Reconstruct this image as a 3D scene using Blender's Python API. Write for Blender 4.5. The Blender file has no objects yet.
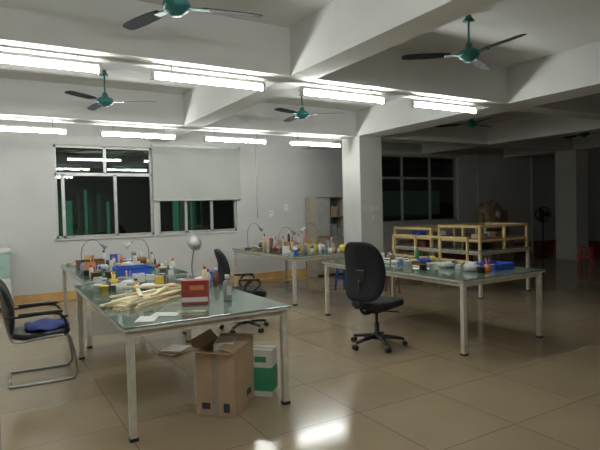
import bpy, math, random
from mathutils import Vector, Matrix, noise
import bmesh
R=math.radians
# ------------------------------------------------------------------ materials
MATS={}
def mat(name,col,rough=0.6,metal=0.0,var=0.12,scale=8.0,spec=0.5,emit=None,es=0,coat=0.0,bump=0.0):
    if name in MATS: return MATS[name]
    m=bpy.data.materials.new(name); m.use_nodes=True
    nt=m.node_tree; b=nt.nodes['Principled BSDF']
    b.inputs['Roughness'].default_value=rough; b.inputs['Metallic'].default_value=metal
    b.inputs['Specular IOR Level'].default_value=spec
    b.inputs['Coat Weight'].default_value=coat
    tc=nt.nodes.new('ShaderNodeTexCoord'); n=nt.nodes.new('ShaderNodeTexNoise')
    n.inputs['Scale'].default_value=scale; n.inputs['Detail'].default_value=4
    nt.links.new(tc.outputs['Object'],n.inputs['Vector'])
    r=nt.nodes.new('ShaderNodeValToRGB')
    r.color_ramp.elements[0].position=0.3; r.color_ramp.elements[1].position=0.7
    r.color_ramp.elements[0].color=tuple(c*(1-var) for c in col)+(1,)
    r.color_ramp.elements[1].color=tuple(min(1,c*(1+var)) for c in col)+(1,)
    nt.links.new(n.outputs['Fac'],r.inputs['Fac']); nt.links.new(r.outputs['Color'],b.inputs['Base Color'])
    if bump>0:
        bp=nt.nodes.new('ShaderNodeBump'); bp.inputs['Strength'].default_value=bump; bp.inputs['Distance'].default_value=0.01
        n2=nt.nodes.new('ShaderNodeTexNoise'); n2.inputs['Scale'].default_value=scale*8
        nt.links.new(tc.outputs['Object'],n2.inputs['Vector'])
        nt.links.new(n2.outputs['Fac'],bp.inputs['Height']); nt.links.new(bp.outputs['Normal'],b.inputs['Normal'])
    if emit:
        b.inputs['Emission Color'].default_value=emit+(1,); b.inputs['Emission Strength'].default_value=es
    MATS[name]=m; return m

M_wall=mat('plaster_wall',(0.54,0.54,0.52),0.85,var=0.07,scale=1.1,bump=0.15)
M_ceil=mat('plaster_ceiling',(0.69,0.69,0.67),0.9,var=0.06,scale=0.9,bump=0.1)
M_col=mat('plaster_column',(0.62,0.62,0.59),0.8,var=0.06,scale=1.5,bump=0.1)
M_base_o=mat('orange_skirting',(0.55,0.33,0.12),0.5,var=0.2,scale=3)
M_base_r=mat('red_skirting',(0.25,0.06,0.05),0.5,var=0.2,scale=3)
M_cream=mat('cream_paint_metal',(0.58,0.55,0.46),0.45,var=0.15,scale=12)
M_alu=mat('aluminium_frame',(0.50,0.50,0.48),0.4,metal=0.4)
M_white=mat('white_plastic',(0.7,0.7,0.68),0.4)
M_black=mat('black_fabric',(0.011,0.012,0.017),0.8,var=0.3,scale=30,bump=0.3)
M_bplas=mat('black_plastic',(0.018,0.018,0.02),0.4)
M_leather=mat('black_leather',(0.014,0.014,0.016),0.45,var=0.2)
M_chrome=mat('dull_chrome',(0.36,0.36,0.36),0.28,metal=0.9)
M_teal=mat('teal_enamel',(0.02,0.15,0.14),0.35,var=0.15)
M_blade=mat('fan_blade_grey',(0.018,0.026,0.030),0.7,var=0.15,spec=.3)
M_steel=mat('grey_steel',(0.3,0.3,0.3),0.4,metal=0.7)
M_card=mat('cardboard',(0.50,0.36,0.23),0.85,var=0.08,scale=6)
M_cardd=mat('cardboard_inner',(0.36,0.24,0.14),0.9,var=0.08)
M_red=mat('red_card',(0.36,0.05,0.04),0.5,var=0.15)
M_rplas=mat('red_plastic',(0.60,0.05,0.04),0.4)
M_green=mat('green_print',(0.04,0.30,0.15),0.6)
M_paper=mat('white_paper',(0.72,0.71,0.66),0.8,var=0.05)
M_blue=mat('blue_plastic',(0.03,0.10,0.50),0.4)
M_bcloth=mat('blue_cloth',(0.04,0.055,0.20),0.9,var=0.3,scale=10)
M_wood=mat('pale_wood',(0.80,0.70,0.46),0.6,var=0.10,scale=14)
M_wood2=mat('yellow_wood',(0.62,0.47,0.22),0.6,var=0.15,scale=14)
M_brown=mat('brown_wood',(0.20,0.10,0.05),0.6,var=0.2)
M_cab=mat('tan_cabinet',(0.36,0.32,0.25),0.6,var=0.12)
M_mach=mat('rusty_machine',(0.34,0.24,0.15),0.6,var=0.35,scale=5)
M_yel=mat('yellow_plastic',(0.70,0.52,0.08),0.5)
M_oran=mat('orange_plastic',(0.70,0.22,0.05),0.5)
M_grn=mat('green_plastic',(0.05,0.30,0.10),0.5)
M_grey=mat('grey_plastic',(0.30,0.31,0.32),0.45)
M_blind=mat('roller_blind_fabric',(0.44,0.45,0.42),0.9,var=0.04,scale=2)
M_bag=mat('clear_bag',(0.55,0.56,0.56),0.3,var=0.2,scale=20)
M_ink=mat('dark_ink',(0.05,0.05,0.06),0.6)
M_tube=mat('lit_fluorescent_tube',(1,1,1),0.4,var=0.0,emit=(0.965,1.0,0.965),es=64)

def glass_top():
    m=bpy.data.materials.new('glass_table_top'); m.use_nodes=True; nt=m.node_tree; b=nt.nodes['Principled BSDF']
    tc=nt.nodes.new('ShaderNodeTexCoord'); n=nt.nodes.new('ShaderNodeTexNoise'); n.inputs['Scale'].default_value=2.5; n.inputs['Detail'].default_value=6
    nt.links.new(tc.outputs['Object'],n.inputs['Vector'])
    r=nt.nodes.new('ShaderNodeValToRGB'); r.color_ramp.elements[0].position=.35; r.color_ramp.elements[1].position=.7
    r.color_ramp.elements[0].color=(0.10,0.15,0.125,1); r.color_ramp.elements[1].color=(0.20,0.25,0.21,1)
    nt.links.new(n.outputs['Fac'],r.inputs['Fac']); nt.links.new(r.outputs['Color'],b.inputs['Base Color'])
    r2=nt.nodes.new('ShaderNodeMapRange'); r2.inputs['To Min'].default_value=.04; r2.inputs['To Max'].default_value=.16
    nt.links.new(n.outputs['Fac'],r2.inputs['Value']); nt.links.new(r2.outputs['Result'],b.inputs['Roughness'])
    b.inputs['IOR'].default_value=1.6; b.inputs['Specular IOR Level'].default_value=.8
    return m
M_gtop=glass_top()

def floor_mat():
    m=bpy.data.materials.new('polished_tile_floor'); m.use_nodes=True; nt=m.node_tree; b=nt.nodes['Principled BSDF']
    g=nt.nodes.new('ShaderNodeNewGeometry')
    br=nt.nodes.new('ShaderNodeTexBrick'); br.offset=0; br.squash=1
    br.inputs['Scale'].default_value=1.0; br.inputs['Brick Width'].default_value=0.8; br.inputs['Row Height'].default_value=0.8
    br.inputs['Mortar Size'].default_value=0.003; br.inputs['Mortar Smooth'].default_value=0.1; br.inputs['Bias'].default_value=0
    br.inputs['Color1'].default_value=(0.375,0.295,0.19,1); br.inputs['Color2'].default_value=(0.335,0.262,0.168,1)
    br.inputs['Mortar'].default_value=(0.14,0.105,0.07,1)
    nt.links.new(g.outputs['Position'],br.inputs['Vector'])
    n=nt.nodes.new('ShaderNodeTexNoise'); n.inputs['Scale'].default_value=1.3; n.inputs['Detail'].default_value=7; n.inputs['Roughness'].default_value=.65
    nt.links.new(g.outputs['Position'],n.inputs['Vector'])
    mx=nt.nodes.new('ShaderNodeMix'); mx.data_type='RGBA'; mx.blend_type='MULTIPLY'; mx.inputs['Factor'].default_value=.5
    r=nt.nodes.new('ShaderNodeValToRGB'); r.color_ramp.elements[0].position=.3; r.color_ramp.elements[1].position=.7
    r.color_ramp.elements[0].color=(.72,.7,.68,1); r.color_ramp.elements[1].color=(1,1,1,1)
    nt.links.new(n.outputs['Fac'],r.inputs['Fac'])
    nt.links.new(br.outputs['Color'],mx.inputs[6]); nt.links.new(r.outputs['Color'],mx.inputs[7])
    nt.links.new(mx.outputs[2],b.inputs['Base Color'])
    r2=nt.nodes.new('ShaderNodeMapRange'); r2.inputs['From Min'].default_value=.3; r2.inputs['From Max'].default_value=.7
    r2.inputs['To Min'].default_value=.09; r2.inputs['To Max'].default_value=.20
    nt.links.new(n.outputs['Fac'],r2.inputs['Value']); nt.links.new(r2.outputs['Result'],b.inputs['Roughness'])
    b.inputs['IOR'].default_value=1.55
    bp=nt.nodes.new('ShaderNodeBump'); bp.inputs['Strength'].default_value=.2; bp.inputs['Distance'].default_value=.002; bp.invert=True
    nt.links.new(br.outputs['Fac'],bp.inputs['Height']); nt.links.new(bp.outputs['Normal'],b.inputs['Normal'])
    return m
M_floor=floor_mat()

def pane_mat():
    m=bpy.data.materials.new('night_window_glass'); m.use_nodes=True; nt=m.node_tree
    nt.nodes.remove(nt.nodes['Principled BSDF']); out=nt.nodes['Material Output']
    t=nt.nodes.new('ShaderNodeBsdfTransparent'); t.inputs['Color'].default_value=(.75,.85,.8,1)
    g=nt.nodes.new('ShaderNodeBsdfGlossy'); g.inputs['Roughness'].default_value=.02; g.inputs['Color'].default_value=(.9,.95,.93,1)
    mx=nt.nodes.new('ShaderNodeMixShader'); mx.inputs['Fac'].default_value=.08
    nt.links.new(t.outputs[0],mx.inputs[1]); nt.links.new(g.outputs[0],mx.inputs[2]); nt.links.new(mx.outputs[0],out.inputs['Surface'])
    return m
M_pane=pane_mat()
M_fac=mat('night_facade',(.012,.016,.014),.9)
M_glow=mat('dim_green_lit_curtain',(.01,.03,.02),.9,emit=(.05,.42,.24),es=.06)
M_glow2=mat('dim_green_lit_curtain_bright',(.01,.03,.02),.9,emit=(.10,.55,.32),es=.2)

# ------------------------------------------------------------------ mesh builder
class B:
    def __init__(s,name): s.name=name; s.v=[]; s.f=[]; s.m=[]; s.sm=[]; s.mats=[]
    def mi(s,m):
        if m not in s.mats: s.mats.append(m)
        return s.mats.index(m)
    def add(s,vs,fs,m,smooth=False,M=None):
        o=len(s.v); k=s.mi(m)
        for p in vs:
            p=Vector(p); s.v.append(M@p if M else p)
        for f in fs: s.f.append([i+o for i in f]); s.m.append(k); s.sm.append(smooth)
    def box(s,c,d,m,rot=None,bev=0.0):
        bm=bmesh.new(); bmesh.ops.create_cube(bm,size=1)
        for v in bm.verts: v.co=Vector((v.co.x*d[0],v.co.y*d[1],v.co.z*d[2]))
        if bev>0: bmesh.ops.bevel(bm,geom=bm.edges[:],offset=bev,segments=2,affect='EDGES',profile=.5)
        bm.verts.index_update()
        M=Matrix.Translation(c)
        if rot is not None: M=M@rot
        s.add([v.co.copy() for v in bm.verts],[[v.index for v in f.verts] for f in bm.faces],m,False,M); bm.free()
    def tube(s,pts,r,m,seg=8,closed=False,cap=True,smooth=True,sub=0):
        P=[Vector(p) for p in pts]
        if sub:
            Q=[]; n=len(P); rng=n if closed else n-1
            for i in range(rng):
                a=P[(i-1)%n] if (closed or i>0) else P[0]; b=P[i]; c=P[(i+1)%n]; d=P[(i+2)%n] if (closed or i+2<n) else P[-1]
                for k in range(sub):
                    t=k/sub
                    Q.append(.5*((2*b)+(c-a)*t+(2*a-5*b+4*c-d)*t*t+(3*b-a-3*c+d)*t**3))
            if not closed: Q.append(P[-1])
            P=Q
        n=len(P); rr=r if isinstance(r,(list,tuple)) else [r]*n
        if len(rr)!=n: rr=[rr[0]+(rr[-1]-rr[0])*i/(n-1) for i in range(n)]
        T=[]
        for i in range(n):
            a=P[i-1] if (i>0 or closed) else P[0]; b=P[(i+1)%n] if (i<n-1 or closed) else P[-1]
            T.append((b-a).normalized())
        up=Vector((0,0,1)) if abs(T[0].z)<.9 else Vector((1,0,0))
        N=(up-T[0]*up.dot(T[0])).normalized(); vs=[]
        for i in range(n):
            N=(N-T[i]*N.dot(T[i])).normalized(); Bn=T[i].cross(N)
            for k in range(seg):
                a=2*math.pi*(k+.5)/seg; vs.append(P[i]+(N*math.cos(a)+Bn*math.sin(a))*rr[i])
        fs=[]
        for i in range(n if closed else n-1):
            j=(i+1)%n
            for k in range(seg): fs.append([i*seg+k,i*seg+(k+1)%seg,j*seg+(k+1)%seg,j*seg+k])
        s.add(vs,fs,m,smooth)
        if cap and not closed:
            s.add(vs[:seg],[list(range(seg))[::-1]],m); s.add(vs[-seg:],[list(range(seg))],m)
    def cyl(s,a,b,r,m,seg=16,r2=None): s.tube([a,b],[r,r if r2 is None else r2],m,seg=seg)
    def lathe(s,prof,c,m,seg=20,M=None):
        vs=[];n=len(prof)
        for r,z in prof:
            for k in range(seg):
                a=2*math.pi*k/seg; vs.append((r*math.cos(a),r*math.sin(a),z))
        fs=[]
        for i in range(n-1):
            for k in range(seg): fs.append([i*seg+k,i*seg+(k+1)%seg,(i+1)*seg+(k+1)%seg,(i+1)*seg+k])
        fs.append(list(range(seg))[::-1]); fs.append([ (n-1)*seg+k for k in range(seg)])
        MM=Matrix.Translation(c)
        if M is not None: MM=MM@M
        s.add(vs,fs,m,True,MM)
    def sell(s,c,h,m,e1=.5,e2=.5,deform=None,rot=None,nu=20,nv=12):
        def sp(x,e): return math.copysign(abs(x)**e,x)
        vs=[]
        for i in range(nv+1):
            ph=-math.pi/2+math.pi*i/nv
            for k in range(nu):
                th=2*math.pi*k/nu
                p=Vector((h[0]*sp(math.cos(ph),e1)*sp(math.cos(th),e2),h[1]*sp(math.cos(ph),e1)*sp(math.sin(th),e2),h[2]*sp(math.sin(ph),e1)))
                if deform: p=deform(p)
                vs.append(p)
        fs=[]
        for i in range(nv):
            for k in range(nu): fs.append([i*nu+k,i*nu+(k+1)%nu,(i+1)*nu+(k+1)%nu,(i+1)*nu+k])
        M=Matrix.Translation(c)
        if rot is not None: M=M@rot
        s.add(vs,fs,m,True,M)
    def done(s,loc=(0,0,0),rz=0.0):
        me=bpy.data.meshes.new(s.name); me.from_pydata([tuple(v) for v in s.v],[],s.f)
        for m in s.mats: me.materials.append(m)
        for p,k,sm in zip(me.polygons,s.m,s.sm): p.material_index=k; p.use_smooth=sm
        me.validate(); me.update()
        bm=bmesh.new(); bm.from_mesh(me); bmesh.ops.remove_doubles(bm,verts=bm.verts[:],dist=1e-5); bmesh.ops.recalc_face_normals(bm,faces=bm.faces[:]); bm.to_mesh(me); bm.free()
        o=bpy.data.objects.new(s.name,me); bpy.context.scene.collection.objects.link(o)
        o.location=loc; o.rotation_euler=(0,0,rz); return o
def RZ(a): return Matrix.Rotation(a,4,'Z')
def RX(a): return Matrix.Rotation(a,4,'X')
def RY(a): return Matrix.Rotation(a,4,'Y')
def bx(b,x0,x1,y0,y1,z0,z1,m,bev=0): b.box(((x0+x1)/2,(y0+y1)/2,(z0+z1)/2),(x1-x0,y1-y0,z1-z0),m,bev=bev)

# ------------------------------------------------------------------ room
XL,XR,YF,YB,H=-2.6,16.2,-3.0,10.5,3.5
b=B('floor'); bx(b,XL-.2,XR+.2,YF-.2,YB+.2,-.1,0,M_floor); b.done()
b=B('ceiling'); bx(b,XL-.2,XR+.2,YF-.2,YB+.2,H,H+.15,M_ceil); b.done()
W1=(1.03,2.83,1.14,2.88); W2=(2.93,4.66,1.14,2.88); W3=(8.5,11.6,1.15,2.95)
b=B('wall_back'); x=XL
for (a,c,z0,z1) in (W1,W2,W3):
    bx(b,x,a,YB,YB+.2,0,H,M_wall); bx(b,a,c,YB,YB+.2,0,z0,M_wall); bx(b,a,c,YB,YB+.2,z1,H,M_wall); x=c
bx(b,x,XR,YB,YB+.2,0,H,M_wall); b.done()
b=B('wall_left'); bx(b,XL-.2,XL,YF,YB+.2,0,H,M_wall); b.done()
b=B('wall_right'); bx(b,XR,XR+.2,YF,YB+.2,0,H,M_wall); b.done()
b=B('wall_front'); bx(b,XL-.2,XR+.2,YF-.2,YF,0,H,M_wall); b.done()
b=B('baseboard_back'); bx(b,XL,6.4,YB-.02,YB,0,.16,M_base_o); bx(b,6.4,XR,YB-.02,YB,0,.34,M_base_r); b.done()
b=B('baseboard_right'); bx(b,XR-.02,XR,YF,YB-.02,0,.34,M_base_r); b.done()
b=B('baseboard_left'); bx(b,XL,XL+.02,YF,YB-.02,0,.16,M_base_o); b.done()
# beams
BZ=3.0
for y0,y1 in ((-2.45,-2.1),(1.15,1.5),(4.78,5.1),(8.3,8.75)):
    b=B('ceiling_beam'); bx(b,XL,XR,y0,y1,BZ,H,M_ceil); b.done()
for x0,x1 in ((-1.1,-.78),(2.78,3.1),(6.3,6.85),(10.2,10.5),(13.6,14.15)):
    b=B('ceiling_beam'); bx(b,x0,x1,YF,YB,BZ-.001 if x1-x0>.5 else BZ+.001,H,M_ceil); b.done()
for (cx,cy) in ((6.58,8.5),(13.88,8.5),(6.58,1.32),(13.88,1.32)):
    b=B('concrete_column'); bx(b,cx-.28,cx+.28,cy-.30,cy+.30,0,BZ-.001,M_col,bev=.008); b.done()

# windows
def window(name,W,cols,ztr,cols_top):
    x0,x1,z0,z1=W; b=B(name); t=.045; ya,yb=YB+.05,YB+.11
    bx(b,x0,x1,ya,yb,z0,z0+t,M_alu); bx(b,x0,x1,ya,yb,z1-t,z1,M_alu)
    bx(b,x0,x0+t,ya,yb,z0,z1,M_alu); bx(b,x1-t,x1,ya,yb,z0,z1,M_alu)
    bx(b,x0,x1,ya,yb,ztr-.03,ztr+.03,M_alu)
    for c in cols: xx=x0+(x1-x0)*c; bx(b,xx-.028,xx+.028,ya,yb,z0,ztr,M_alu)
    for c in cols_top: xx=x0+(x1-x0)*c; bx(b,xx-.025,xx+.025,ya,yb,ztr,z1,M_alu)
    bx(b,x0+.01,x1-.01,YB+.075,YB+.08,z0+.01,z1-.01,M_pane)
    bx(b,x0-.03,x1+.03,YB-.03,YB+.05,z0-.035,z0-.0,M_wall)
    b.done()
window('window_1',W1,(.08,.60),2.34,(.5,))
window('window_2',W2,(.34,.67),2.34,(.5,))
window('window_3',W3,(.33,.66),2.34,(.33,.66))
b=B('exterior_facade'); bx(b,-6,26,16,16.2,-3,8,M_fac)
random.seed(9)
for (x0,x1) in ((1.65,2.95),(4.9,6.0)):
    x=x0
    while x<x1:
        ww=random.uniform(.05,.22)
        bx(b,x,x+ww,15.97,15.99,.4,2.1+random.uniform(-.3,.2),random.choice([M_glow,M_glow,M_glow,M_glow2])); x+=ww+random.uniform(.02,.16)
bx(b,11.5,16.5,15.97,15.99,1.2,2.2,mat('very_dim_lit_room',(.01,.01,.01),.9,emit=(.1,.16,.13),es=.05))
b.done()
b=B('roller_blind'); bx(b,2.83,4.73,YB-.045,YB-.038,1.82,2.9,M_blind); b.cyl((2.82,YB-.04,2.93),(4.74,YB-.04,2.93),.035,M_white); b.cyl((2.83,YB-.042,1.82),(4.73,YB-.042,1.82),.014,M_alu,seg=8); b.done()

# lamps
def lamp(x0,y,z=2.87,L=1.2):
    b=B('fluorescent_lamp')
    bx(b,x0,x0+L,y-.022,y+.022,z+.035,z+.065,M_white,bev=.004)
    bx(b,x0,x0+.03,y-.028,y+.028,z-.035,z+.036,M_white); bx(b,x0+L-.03,x0+L,y-.028,y+.028,z-.035,z+.036,M_white)
    b.cyl((x0+.03,y,z-.003),(x0+L-.03,y,z-.003),.022,M_tube,seg=12)
    for k in (.2,L-.2): b.cyl((x0+k,y,z+.06),(x0+k,y,BZ-.0005),.006,M_steel,seg=6)
    b.done()
for x0 in (-2.0,-.29,1.35,3.0,4.64): lamp(x0,4.95,2.885)
for x0 in (-1.95,-.16,1.5,3.19,4.86): lamp(x0,8.5,2.825)
for x0 in (-.3,1.35): lamp(x0,1.32,2.885)

# fans
def fan(x,y,z,head,m=M_teal):
    b=B('ceiling_fan')
    b.lathe([(.0,.07),(.02,.07),(.035,.03),(.06,0.0),(.0,0)][::-1],(0,0,H-z-.07),m)
    b.cyl((0,0,.05),(0,0,H-z-.03),.011,m,seg=8)
    b.lathe([(0,-.075),(.045,-.07),(.065,-.045),(.09,-.035),(.105,-.01),(.105,.02),(.085,.04),(.045,.055),(.028,.11),(.0,.11)],(0,0,0),m,seg=24)
    for k in range(3):
        a=R(90-head)-k*2*math.pi/3; Mz=RZ(a)
        b.add([(.08,-.02,-.012),(.08,.02,-.012),(.24,.035,-.012),(.24,-.035,-.012),(.08,-.02,-.004),(.08,.02,-.004),(.24,.035,-.004),(.24,-.035,-.004)],
              [[0,1,2,3],[4,7,6,5],[0,4,5,1],[1,5,6,2],[2,6,7,3],[3,7,4,0]],m,False,Mz)
        pr=[(.19,.040),(.30,.055),(.45,.06),(.60,.056),(.655,.042),(.67,.02)]
        vs=[];tw=R(10)
        for dz in (-.003,.003):
            for (r,w) in pr:
                for sg in (-1,1): vs.append((r,sg*w*math.cos(tw),sg*w*math.sin(tw)+dz+.002-.01*r))
        n=len(pr);fs=[]
        for i in range(n-1):
            fs.append([2*i,2*i+1,2*i+3,2*i+2]); o=2*n; fs.append([o+2*i,o+2*i+2,o+2*i+3,o+2*i+1])
            fs.append([2*i,2*i+2,o+2*i+2,o+2*i]); fs.append([2*i+1,o+2*i+1,o+2*i+3,2*i+3])
        fs.append([0,2*n,2*n+1,1]); fs.append([2*n-2,2*n-1,4*n-1,4*n-2])
        b.add(vs,fs,M_blade,False,Mz)
    b.done((x,y,z))
fan(1.25,3.82,3.13,100); fan(1.37,7.3,3.09,112); fan(4.26,7.0,3.07,126); fan(4.18,3.62,3.10,64); fan(7.9,6.8,3.12,80); fan(11.6,6.8,3.12,20)

# tables
TZ=.81
def table(x0,x1,y0,y1,name='work_table',top=M_gtop):
    b=B(name); cx,cy=(x0+x1)/2,(y0+y1)/2; w,d=x1-x0,y1-y0
    hx,hy=w/2,d/2; t=.05
    for sx in (-1,1):
        for sy in (-1,1):
            b.box((sx*(hx-.05),sy*(hy-.05),(TZ-.03)/2),(t,t,TZ-.03),M_cream,bev=.004)
            b.box((sx*(hx-.05),sy*(hy-.05),.012),(.06,.06,.024),M_bplas)
    for sx in (-1,1): b.box((sx*(hx-.05),0,TZ-.055),(.03,d-.14,.05),M_cream)
    for sy in (-1,1): b.box((0,sy*(hy-.05),TZ-.055),(w-.14,.03,.05),M_cream)
    b.box((0,0,TZ-.055),(w-.12,.03,.05),M_cream)
    b.box((0,0,TZ-.024),(w,d,.018),M_cream,bev=.003)
    b.box((0,0,TZ-.0075),(w-.004,d-.004,.015),top,bev=.003)
    return b.done((cx,cy,0))
T1=(.75,2.07,3.64,6.15); T2=(.9,2.17,6.5,8.85); T3=(4.2,5.5,7.3,9.8); T4=(4.19,5.57,3.74,6.42); T5=(6.98,8.34,5.86,8.1)
for t in (T1,T2,T3,T4,T5): table(*t)

# chairs
def office_chair(x,y,rz,arms=False,h=1.0,seatm=M_black):
    b=B('office_chair')
    for k in range(5):
        a=2*math.pi*k/5+.3; c,s=math.cos(a),math.sin(a)
        b.tube([(.03*c,.03*s,.115),(.18*c,.18*s,.10),(.31*c,.31*s,.078)],[.026,.022,.016],M_bplas,seg=8)
        b.cyl((.31*c,.31*s,.085),(.31*c,.31*s,.04),.008,M_steel,seg=6)
        for sg in (-1,1):
            p=Vector((.315*c-s*sg*.008,.315*s+c*sg*.008,.029)); q=Vector((.315*c-s*sg*.028,.315*s+c*sg*.028,.029))
            b.cyl(p,q,.029,M_bplas,seg=14)
    b.lathe([(0,.08),(.045,.08),(.045,.13),(.03,.15),(.03,.27),(.018,.27),(.018,.42),(0,.42)],(0,0,0),M_bplas)
    b.box((0,0,.415),(.22,.16,.05),M_bplas,bev=.01)
    b.cyl((0,-.08,.41),(.05,-.26,.41),.008,M_bplas,seg=6)
    def sd(p):
        q=p.copy(); 
        if p.x>.12: q.z-=(p.x-.12)**2*1.2
        q.z+=.25*p.y*p.y; return q
    b.sell((.03,0,.49),(.26,.255,.055),seatm,.45,.5,sd,nu=28,nv=14)
    b.box((.02,0,.445),(.4,.36,.02),M_bplas,bev=.008)
    b.tube([(-.06,0,.415),(-.26,0,.42),(-.335,0,.52),(-.335,0,.8)],.02,M_bplas,sub=5)
    b.box((-.318,0,.78),(.03,.12,.26),M_bplas,bev=.01)
    hz=.33*h
    def bd(p):
        q=p.copy(); q.x+=.9*p.y*p.y+.04*math.cos(p.z*7)-.04
        q.y*=1-.20*max(0,p.z/hz)**2-.08*max(0,-p.z/hz)**2
        q.x-=.10*max(0,p.z); return q
    b.sell((-.275,0,.56+hz),(.045,.25,hz),M_black,.5,.42,bd,nu=28,nv=22)
    if arms:
        for sg in (-1,1):
            b.tube([(.0,sg*.2,.44),(.02,sg*.30,.46),(-.02,sg*.30,.60),(.05,sg*.30,.69),(.16,sg*.29,.68),(.17,sg*.29,.62),(.05,sg*.30,.52),(.0,sg*.3,.46)],.014,M_bplas,sub=4)
            b.sell((.04,sg*.295,.70),(.14,.03,.016),M_bplas,.5,.5)
    return b.done((x,y,0),rz)
office_chair(3.75,4.63,R(20))
office_chair(2.86,6.3,R(-18),arms=True,h=.8)

def cantilever_chair(x,y,rz):
    b=B('cantilever_chair'); t=.012
    for sg in (-1,1):
        b.tube([(-.28,.26*sg,t),(.20,.26*sg,t),(.27,.26*sg,.03),(.295,.26*sg,.10),(.25,.26*sg,.38),(.19,.26*sg,.44),(0,.255*sg,.435),(-.20,.25*sg,.42),(-.27,.24*sg,.5),(-.34,.23*sg,.95)],t,M_chrome,sub=5)
        b.tube([(.20,.26*sg,.44),(.21,.28*sg,.55),(.17,.28*sg,.64),(.05,.28*sg,.665),(-.2,.27*sg,.655),(-.29,.245*sg,.66)],t,M_bplas,sub=5)
        b.sell((.0,.28*sg,.678),(.19,.03,.017),M_bplas,.5,.5)
    b.tube([(-.28,-.26,t),(-.28,.26,t)],t,M_chrome)
    b.tube([(.23,-.255,.42),(.23,.255,.42)],t,M_chrome)
    b.sell((0,0,.462),(.26,.24,.035),M_leather,.4,.4,lambda p:Vector((p.x,p.y,p.z+.2*p.y*p.y-.03*math.cos(p.x*6))),nu=28)
    def bd(p):
        q=p.copy(); q.x+=.5*p.y*p.y-.17*p.z+.03*math.cos(p.z*8); return q
    b.sell((-.30,0,.73),(.028,.235,.26),M_leather,.45,.4,bd,nu=28,nv=18)
    b.sell((.06,.02,.505),(.20,.2,.022),M_bcloth,.6,.6,lambda p:Vector((p.x,p.y,p.z+.014*math.sin(p.x*30+p.y*12)+.010*math.sin(p.y*40))),nu=36,nv=16)
    return b.done((x,y,0),rz)
cantilever_chair(.38,5.68,R(-2))

def stool(x,y,m,name='plastic_stool',h=.45):
    b=B(name)
    b.box((0,0,h-.012),(.27,.27,.024),m,bev=.01)
    b.box((0,0,h-.04),(.25,.25,.04),m)
    for sx in (-1,1):
        for sy in (-1,1):
            b.tube([(sx*.15,sy*.15,0),(sx*.11,sy*.11,h-.03)],[.022,.026],m,seg=4,smooth=False)
    for sg in (-1,1):
        b.box((sg*.128,0,.22),(.012,.25,.03),m); b.box((0,sg*.128,.22),(.25,.012,.03),m)
    return b.done((x,y,0),.3)
stool(12.75,7.45,M_rplas); stool(14.3,9.1,M_rplas)
stool(5.9,8.2,M_blue); stool(3.6,9.3,M_blue); stool(6.2,7.3,M_brown,'wooden_stool')

# boxes
def open_box(x,y,rz,w,d,h,name='cardboard_box'):
    b=B(name); t=.006
    b.box((0,0,t/2),(w,d,t),M_card)
    for sg in (-1,1):
        b.box((sg*(w/2-t/2),0,h/2),(t,d,h),M_card); b.box((0,sg*(d/2-t/2),h/2),(w-2*t,t,h),M_card)
    fl=d*.45
    for sg,an in ((-1,R(10)),(1,R(50))):
        M=Matrix.Translation((0,sg*(d/2-t/2),h))@RX(an)
        vs=[(-w/2,0,0),(w/2,0,0),(w/2-.015,fl,0),(-w/2+.015,fl,0)] if sg<0 else [(-w/2,0,0),(w/2,0,0),(w/2-.015,fl*.7,0),(-w/2+.015,fl*.7,0)]
        b.add(vs+[(p[0],p[1],t*.6) for p in vs],[[0,1,2,3],[7,6,5,4],[0,4,5,1],[1,5,6,2],[2,6,7,3],[3,7,4,0]],M_card,False,M)
    for sg,an in ((-1,R(8)),(1,R(-20))):
        M=Matrix.Translation((sg*(w/2-t/2),0,h))@RY(an)
        o=-1 if sg<0 else 1
        vs=[(0,-d/2,0),(0,d/2,0),(o*fl*.5,d/2-.015,0),(o*fl*.5,-d/2+.015,0)]
        b.add(vs+[(p[0],p[1],t*.6) for p in vs],[[0,1,2,3],[7,6,5,4],[0,4,5,1],[1,5,6,2],[2,6,7,3],[3,7,4,0]],M_card,False,M)
    b.box((-w/2-.001,0,h*.5),(.002,.05,h*.98),M_cab)
    b.box((-w/2-.001,d*.25,h*.16),(.002,.07,.05),M_ink); b.box((w*.2,-d/2-.001,h*.2),(.1,.002,.05),M_ink)
    b.box((-w/2-.001,-d*.28,h*.14),(.002,.05,.07),M_ink)
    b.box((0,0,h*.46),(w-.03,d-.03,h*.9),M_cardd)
    b.box((.06,.02,h*.96),(.24,.16,.10),M_paper,rot=RZ(.2),bev=.008)
    return b.done((x,y,0),rz)
open_box(1.60,3.92,R(45.5),.45,.32,.50)
b=B('printed_carton'); b.box((0,0,.2),(.16,.2,.4),M_paper,bev=.003); b.box((0,0,.15),(.163,.203,.2),M_green); b.box((0,0,.4),(.04,.203,.003),M_cab); b.box((-.0815,0,.32),(.002,.1,.05),M_grn); b.done((1.98,4.0,0),R(45.5))
b=B('cardboard_sheet'); 
for i in range(4): b.box((0,0,.006+.012*i),(.34-.02*i,.24,.01),M_paper if i%2 else M_card,rot=RZ(.12*i))
b.done((1.75,5.75,0),.4)

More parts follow.
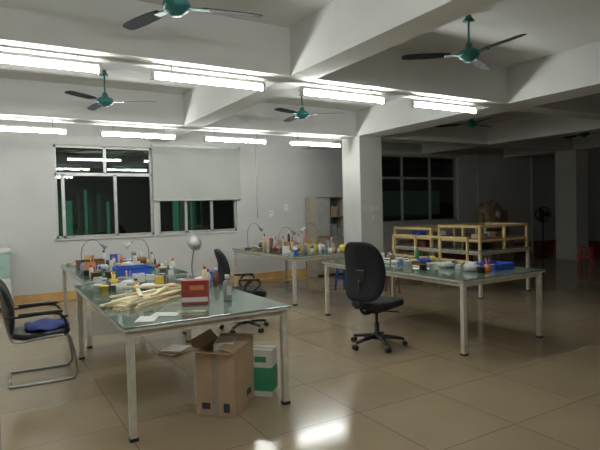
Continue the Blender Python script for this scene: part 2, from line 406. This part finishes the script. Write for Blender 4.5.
# items on tables
def on(x,y,z=None): return (x,y,(TZ if z is None else z)+.0005)
b=B('red_carton'); b.box((0,0,.10),(.22,.14,.20),M_red,bev=.003); b.box((0,-.0705,.04),(.22,.002,.04),M_paper); b.box((.02,-.0712,.14),(.12,.002,.04),M_oran); b.box((0,0,.201),(.22,.02,.003),M_cab); b.done(on(1.48,4.26),R(-25))
b=B('spray_bottle'); b.lathe([(0,0),(.036,0),(.037,.01),(.037,.155),(.03,.17),(.014,.18),(.014,.195),(0,.195)],(0,0,0),M_grey); b.lathe([(0,.19),(.02,.19),(.02,.225),(0,.225)],(0,0,0),M_white,seg=14); b.box((0,-.037,.09),(.04,.004,.08),M_paper); b.done(on(1.75,4.2))
random.seed(4)
b=B('wooden_strip_stack')
for i in range(24):
    L=random.uniform(.65,.9); an=R(42)+random.uniform(-.12,.12); z=.009+.018*(i//8)
    off=(i%8-3.5)*.036+random.uniform(-.005,.005)
    b.box((off*math.sin(an),-off*math.cos(an),z),(L,.028,.016),M_wood,rot=RZ(an))
for (dx,dy,an,L,z) in ((.05,.1,12,.75,.064),(-.05,.12,80,.7,.08),(.1,.2,-20,.6,.096),(.15,.05,60,.7,.08),(-.02,-.17,30,.72,.009),(-.08,-.24,25,.5,.009)):
    b.box((dx,dy,z),(L,.032,.016),M_wood,rot=RZ(R(an)))
b.done(on(1.17,4.64))

def gooseneck(x,y,rz,h=.45,round_mirror=False,m=M_steel):
    b=B('magnifier_lamp' if round_mirror else 'desk_lamp')
    b.lathe([(0,0),(.075,0),(.075,.015),(.05,.025),(.012,.03),(0,.03)],(0,0,0),M_bplas)
    if round_mirror:
        b.tube([(0,0,.02),(-.02,0,.15),(.01,0,.27),(.03,0,.35)],.008,m,sub=5)
        Mx=RY(R(68))
        b.lathe([(0,-.012),(.085,-.012),(.098,0),(.085,.012),(.0,.012)],(.045,0,.43),M_grey,seg=24,M=Mx)
        b.lathe([(0,.0),(.080,.0),(.0,.004)],(.045+.013*math.sin(R(68)),0,.43+.013*math.cos(R(68))),M_white,seg=24,M=Mx)
    else:
        b.tube([(0,0,.02),(-.01,0,h*.6),(.06,0,h*.95),(.18,0,h),(.26,0,h*.85)],.007,m,sub=6)
        d=(Vector((.26,0,h*.85))-Vector((.18,0,h))).normalized()
        p=Vector((.25,0,h*.86)); b.tube([p,p+d*.03,p+d*.10],[.015,.02,.042],M_white if rz>1 else M_grey,seg=16)
    b.done(on(x,y),rz)
gooseneck(1.96,5.7,R(-75),round_mirror=True)
gooseneck(1.1,7.93,R(3),h=.4); gooseneck(2.03,7.93,R(180),h=.38)
gooseneck(4.4,8.12,R(2)); gooseneck(5.2,8.12,R(178),h=.5); gooseneck(4.4,9.42,R(3),h=.5)

def tray(x,y,rz,w,d,h,m,name='plastic_tray',fill=True):
    b=B(name); t=.006
    b.box((0,0,t/2),(w,d,t),m)
    for sg in (-1,1):
        b.box((sg*w/2,0,h/2),(t,d+t,h),m,rot=None); b.box((0,sg*d/2,h/2),(w,t,h),m)
        b.box((sg*(w/2+.006),0,h),(.02,d+.03,.006),m); b.box((0,sg*(d/2+.006),h),(w+.03,.02,.006),m)
    if fill:
        for i in range(10):
            b.sell((random.uniform(-w*.35,w*.35),random.uniform(-d*.35,d*.35),.02+random.random()*.015),(random.uniform(.02,.05),random.uniform(.02,.04),.02),random.choice([M_paper,M_wood,M_yel,M_grey,M_bag]),.6,.6,nu=10,nv=6)
    return b.done(on(x,y),rz)
tray(1.55,6.9,0,.42,.3,.08,M_blue); tray(5.2,4.15,0,.34,.26,.07,M_blue); tray(1.25,8.24,0,.36,.24,.09,M_brown); tray(5.15,8.42,0,.4,.26,.08,M_yel)

PAL=[M_paper,M_white,M_yel,M_oran,M_rplas,M_blue,M_grn,M_grey,M_ink,M_card,M_wood,M_brown,M_bag,M_paper,M_white,M_bag,M_wood2,M_brown,M_ink,M_grey]
def clutter(name,r,n,seed,tall=1.0,flat=False):
    random.seed(seed); b=B(name); placed=[]
    ox,oy=(r[0]+r[1])/2,(r[2]+r[3])/2
    tries=0;cnt=0
    while cnt<n and tries<6000:
        tries+=1
        x=random.uniform(r[0],r[1]); y=random.uniform(r[2],r[3])
        kind=random.choice(['paper','sheets','strip','paper'] if flat else ['bottle','box','cup','paper','roll','tool','tin','bag','box','strip','bag','sheets','bag','wire'])
        rad={'bottle':.04,'box':.075,'cup':.05,'paper':.11,'roll':.06,'tool':.09,'tin':.05,'bag':.1,'strip':.1,'sheets':.11,'wire':.08}[kind]
        if x-rad<r[0] or x+rad>r[1] or y-rad<r[2] or y+rad>r[3]: continue
        if any((x-p[0])**2+(y-p[1])**2<((rad+p[2])*.82)**2 for p in placed): continue
        placed.append((x,y,rad)); cnt+=1
        lx,ly=x-ox,y-oy; m=random.choice(PAL); a=random.uniform(0,6.28)
        if kind=='bottle':
            h=random.uniform(.12,.22)*tall; q=random.uniform(.022,.035)
            b.lathe([(0,0),(q,0),(q,h*.7),(q*.45,h*.82),(q*.45,h*.86),(0,h*.86)],(lx,ly,0),m,seg=12)
            b.cyl((lx,ly,h*.84),(lx,ly,h),q*.55,random.choice([M_white,M_rplas,M_ink,M_oran]),seg=10)
        elif kind=='box':
            w,d,h=random.uniform(.06,.13),random.uniform(.05,.1),random.uniform(.03,.13)*tall
            b.box((lx,ly,h/2),(w,d,h),m,rot=RZ(a),bev=.003)
            b.box((lx,ly,h+.0005),(w*.6,d*.5,.002),random.choice([M_paper,M_red,M_ink]),rot=RZ(a))
        elif kind=='cup':
            h=random.uniform(.07,.1)
            b.lathe([(0,0),(.028,0),(.038,h),(.034,h),(.026,.006),(0,.006)],(lx,ly,0),m,seg=14)
            for i in range(3):
                aa=a+i*2; b.cyl((lx,ly,.01),(lx+.03*math.cos(aa),ly+.03*math.sin(aa),h+.07),.004,random.choice(PAL),seg=5)
        elif kind=='paper':
            b.box((lx,ly,.002),(.2,.14,.003),M_paper,rot=RZ(a))
        elif kind=='sheets':
            for i in range(4): b.box((lx,ly,.006+i*.01),(.18,.12,.009),random.choice([M_paper,M_card,M_wood,M_bag]),rot=RZ(a+i*.3))
        elif kind=='roll':
            b.lathe([(.02,0),(.05,0),(.05,.045),(.02,.045),(.02,0)],(lx,ly,0),m,seg=18)
        elif kind=='tin':
            b.lathe([(0,0),(.045,0),(.045,.06),(.048,.06),(.048,.07),(0,.07)],(lx,ly,0),m,seg=16)
        elif kind=='tool':
            dx,dy=.09*math.cos(a),.09*math.sin(a)
            b.cyl((lx-dx,ly-dy,.014),(lx,ly,.014),.013,m,seg=8); b.cyl((lx,ly,.012),(lx+dx,ly+dy,.012),.005,M_steel,seg=6)
        elif kind=='strip':
            for i in range(3): b.box((lx+.015*i,ly,.008),(.012,.2,.014),M_wood,rot=RZ(a+.15*i))
        elif kind=='wire':
            b.tube([(lx+(.04+.012*math.sin(i*1.7))*math.cos(i*.8),ly+(.05)*math.sin(i*.8),.008+.03*abs(math.sin(i*.55))*tall) for i in range(20)],.004,random.choice([M_ink,M_ink,M_white,M_blue]),seg=5,sub=2)
        elif kind=='bag':
            sd=random.random()*50; hh=random.uniform(.03,.055)*tall
            b.sell((lx,ly,hh),(random.uniform(.06,.1),random.uniform(.05,.08),hh),random.choice([M_bag,M_paper,M_white,M_yel,M_bag,M_bcloth,M_brown]),.7,.8,
                   lambda p:Vector((p.x,p.y,max(-hh,p.z*(1+.5*noise.noise(p*18+Vector((sd,0,0))))))),rot=RZ(a),nu=18,nv=10)
    return b.done((ox,oy,TZ+.0005))
C='craft_supplies'
clutter(C,(.82,1.76,5.16,6.1),26,11,tall=.9); clutter(C,(1.8,2.05,5.0,5.55),5,21)
clutter('loose_papers',(.8,1.4,3.72,4.08),3,5,flat=True)
clutter(C,(.94,1.29,6.55,7.15),7,31); clutter(C,(1.8,2.13,6.55,7.15),7,32); clutter(C,(.94,2.13,7.15,7.82),22,33,tall=1.1)
clutter(C,(1.5,2.13,8.05,8.42),8,34); clutter(C,(.94,2.13,8.42,8.82),14,35,tall=1.2)
clutter(C,(4.25,5.45,7.35,8.02),26,41,tall=1.2); clutter(C,(4.25,4.9,8.22,8.62),10,42,tall=1.4); clutter(C,(4.25,5.45,8.62,9.32),26,43,tall=1.5); clutter(C,(4.7,5.45,9.5,9.77),7,44,tall=1.5)
clutter(C,(4.45,5.3,4.36,6.35),36,14,tall=1.0); clutter(C,(4.7,5.0,3.95,4.34),3,52,tall=.8)
b=B('wooden_frame'); s=.028; L=1.5
for z in (.016,.33): b.box((0,0,z),(s,L,s),M_wood2)
for yy in (-.74,-.25,.25,.74): b.box((0,yy,.17),(s,s,.34),M_wood2)
for yy in (-.74,.74): b.box((-.06,yy,.012),(.16,s,.022),M_wood2)
b.done((5.47,5.55,TZ+.0005))

# wooden racks on the far right table
def rack(y0,y1,hh,seed):
    random.seed(seed)
    b=B('wooden_rack'); L=y1-y0; X0,X1,Y0,Y1=-.62,.62,-L/2+.02,L/2-.02; s=.042
    for xx in (X0,X1):
        for yy in (Y0,Y1): b.box((xx,yy,hh/2),(s,s,hh),M_wood2)
    for yy in (Y0,Y1): b.box((0,yy,hh/2),(s,s,hh),M_wood2)
    for z in (.16,hh-.02):
        for xx in (X0,X1): b.box((xx,0,z),(s*.8,Y1-Y0,s),M_wood2)
        for yy in (Y0,Y1): b.box((0,yy,z),(X1-X0,s*.8,s),M_wood2)
    b.box((0,0,.185),(X1-X0,Y1-Y0,.012),M_brown)
    for i in range(5):
        m=random.choice([M_red,M_brown,M_card,M_blue,M_grey])
        b.box((random.uniform(-.45,.45),random.uniform(-L*.3,L*.3),.045),(.18,.16,.09),m)
        b.box((random.uniform(-.45,.45),random.uniform(-L*.3,L*.3),.231),(.16,.14,.08),random.choice([M_card,M_brown,M_blue,M_grey]))
    b.done((7.66,(y0+y1)/2,TZ+.0005))
rack(5.9,6.85,.42,1); rack(7.02,8.06,.36,2)

# background furniture
b=B('storage_cabinet'); w,d,h=.8,.45,1.85
for sg in (-1,1): b.box((sg*(w/2-.012),0,h/2),(.024,d,h),M_cab)
b.box((0,d/2-.008,h/2),(w-.05,.012,h),M_cab)
for z in (.06,.9,1.38,h-.012): b.box((0,0,z),(w-.05,d-.02,.022),M_cab)
random.seed(3)
for z in (.91,1.39):
    x=-.33
    while x<.25:
        ww=random.uniform(.1,.22); hh=random.uniform(.15,.3); b.box((x+ww/2,0,z+hh/2),(ww*.9,.3,hh),random.choice([M_card,M_cab,M_brown,M_grey])); x+=ww+.02
for sx in (-1,1):
    b.box((sx*.192,-d/2-.008,.48),(.375,.016,.84),M_cab); b.box((sx*.03,-d/2-.024,.5),(.015,.016,.12),M_steel)
b.box((-.2,-d/2-.008,1.37),(.36,.016,.88),mat('grey_cabinet_door',(.36,.36,.33),.4)); 
b.done((6.78,10.2,0))
b=B('polishing_machine')
b.box((0,0,.35),(1.1,.6,.7),M_mach,bev=.02)
b.lathe([(0,-.2),(.35,-.2),(.42,-.16),(.42,.16),(.35,.2),(0,.2)],(-.12,0,1.25),M_mach,seg=28,M=RX(R(75)))
b.lathe([(0,-.05),(.12,-.05),(.12,.05),(0,.05)],(-.12,-.26,1.3),M_cab,seg=20,M=RX(R(75)))
for sg in (-1,1): b.box((-.12+sg*.46,0,1.0),(.07,.14,.7),M_mach)
b.sell((.45,0,.88),(.2,.16,.16),M_steel,.5,.8); b.box((.45,0,1.2),(.22,.2,.4),M_mach,bev=.01)
b.done((12.1,9.7,0),.1)
b=B('pedestal_fan')
b.lathe([(0,0),(.2,0),(.2,.02),(.04,.05),(0,.05)],(0,0,0),M_bplas); b.cyl((0,0,.04),(0,0,1.15),.02,M_bplas)
b.sell((0,.06,1.25),(.07,.12,.07),M_bplas,.8,.8)
for rr,yy in ((.21,-.08),(.12,-.1),(.05,-.105),(.22,-.04),(.2,-.0)): b.tube([(rr*math.cos(a*math.pi/12),yy,1.25+rr*math.sin(a*math.pi/12)) for a in range(24)],.007,M_bplas,seg=5,closed=True)
for k in range(20):
    a=k*math.pi/10; c,s_=math.cos(a),math.sin(a); b.tube([(.04*c,-.105,1.25+.04*s_),(.2*c,-.085,1.25+.2*s_),(.22*c,-.04,1.25+.22*s_),(.19*c,.0,1.25+.19*s_),(.05*c,.03,1.25+.05*s_)],.005,M_bplas,seg=4)
for k in range(3): b.sell((.1*math.cos(k*2.09),-.04,1.25+.1*math.sin(k*2.09)),(.09,.008,.06),M_bplas,.9,.9,rot=RY(-k*2.09))
b.done((13.75,9.3,0),-.7)
b=B('stacked_crate')
for (x,y,z,w,d,h,m) in ((0,0,.2,.6,.4,.4,M_card),(.05,0,.55,.5,.36,.3,M_brown),(.75,0,.15,.5,.4,.3,M_grey),(.7,0,.42,.4,.3,.24,M_yel)):
    b.box((x,y,z),(w,d,h),m,bev=.01); b.box((x,y-d/2-.002,z+h*.2),(w*.8,.004,.03),M_ink)
b.done((9.3,10.1,0))
b=B('display_counter'); bx(b,-.45,.45,-.3,.3,.08,.55,M_white,bev=.01); bx(b,-.45,.45,-.3,.3,.98,1.03,M_white,bev=.005); bx(b,-.44,.44,-.29,.29,.551,.979,mat('pale_green_glass',(.35,.5,.45),.1))
for sx in (-1,1):
    for sy in (-1,1): b.box((sx*.44,sy*.29,.5),(.03,.03,1.0),M_alu)
b.done((-.18,10.1,0))
b=B('wall_notice')
for (x,z,w,h) in ((5.45,1.42,.10,.14),(5.85,1.55,.10,.14)): bx(b,x,x+w,YB-.005,YB-.0005,z,z+h,M_paper); bx(b,x+.03,x+w-.03,YB-.006,YB-.005,z+h*.6,z+h*.7,M_ink)
b.done()
b=B('column_notice')
for (x,z,w,h) in ((6.36,1.5,.1,.13),(6.5,1.5,.12,.13),(6.66,1.52,.1,.1)): bx(b,x,x+w,8.194,8.1995,z,z+h,M_paper)
bx(b,6.6,6.68,8.17,8.1995,1.32,1.42,M_white,bev=.003)
b.done()
b=B('wall_conduit'); b.cyl((5.15,YB-.015,1.4),(5.15,YB-.015,3.4),.01,M_white,seg=8); b.cyl((14.9,YB-.052,0.0),(14.9,YB-.052,3.4),.05,M_wall,seg=12); b.cyl((12.4,YB-.02,1.3),(12.4,YB-.02,3.3),.012,M_white,seg=8); b.done()

# ------------------------------------------------------------------ world, camera
w=bpy.data.worlds.new('night'); bpy.context.scene.world=w; w.use_nodes=True
w.node_tree.nodes['Background'].inputs['Color'].default_value=(.01,.012,.015,1); w.node_tree.nodes['Background'].inputs['Strength'].default_value=.3
try: bpy.context.scene.view_settings.view_transform='Standard'
except Exception as e: print(e)
FPX=518; head=R(30.8); pitch=R(-1.87); roll=R(1.4)
f=Vector((math.sin(head)*math.cos(pitch),math.cos(head)*math.cos(pitch),math.sin(pitch)))
r=Vector((math.cos(head),-math.sin(head),0)); u=r.cross(f)
r2=r*math.cos(roll)-u*math.sin(roll); u2=u*math.cos(roll)+r*math.sin(roll)
cd=bpy.data.cameras.new('camera'); cam=bpy.data.objects.new('camera',cd); bpy.context.scene.collection.objects.link(cam)
Mx=Matrix((( r2.x,u2.x,-f.x,0),(r2.y,u2.y,-f.y,0),(r2.z,u2.z,-f.z,1.6),(0,0,0,1)))
cam.matrix_world=Mx; cd.sensor_width=36; cd.lens=36*FPX/600; cd.clip_start=.05
bpy.context.scene.camera=cam
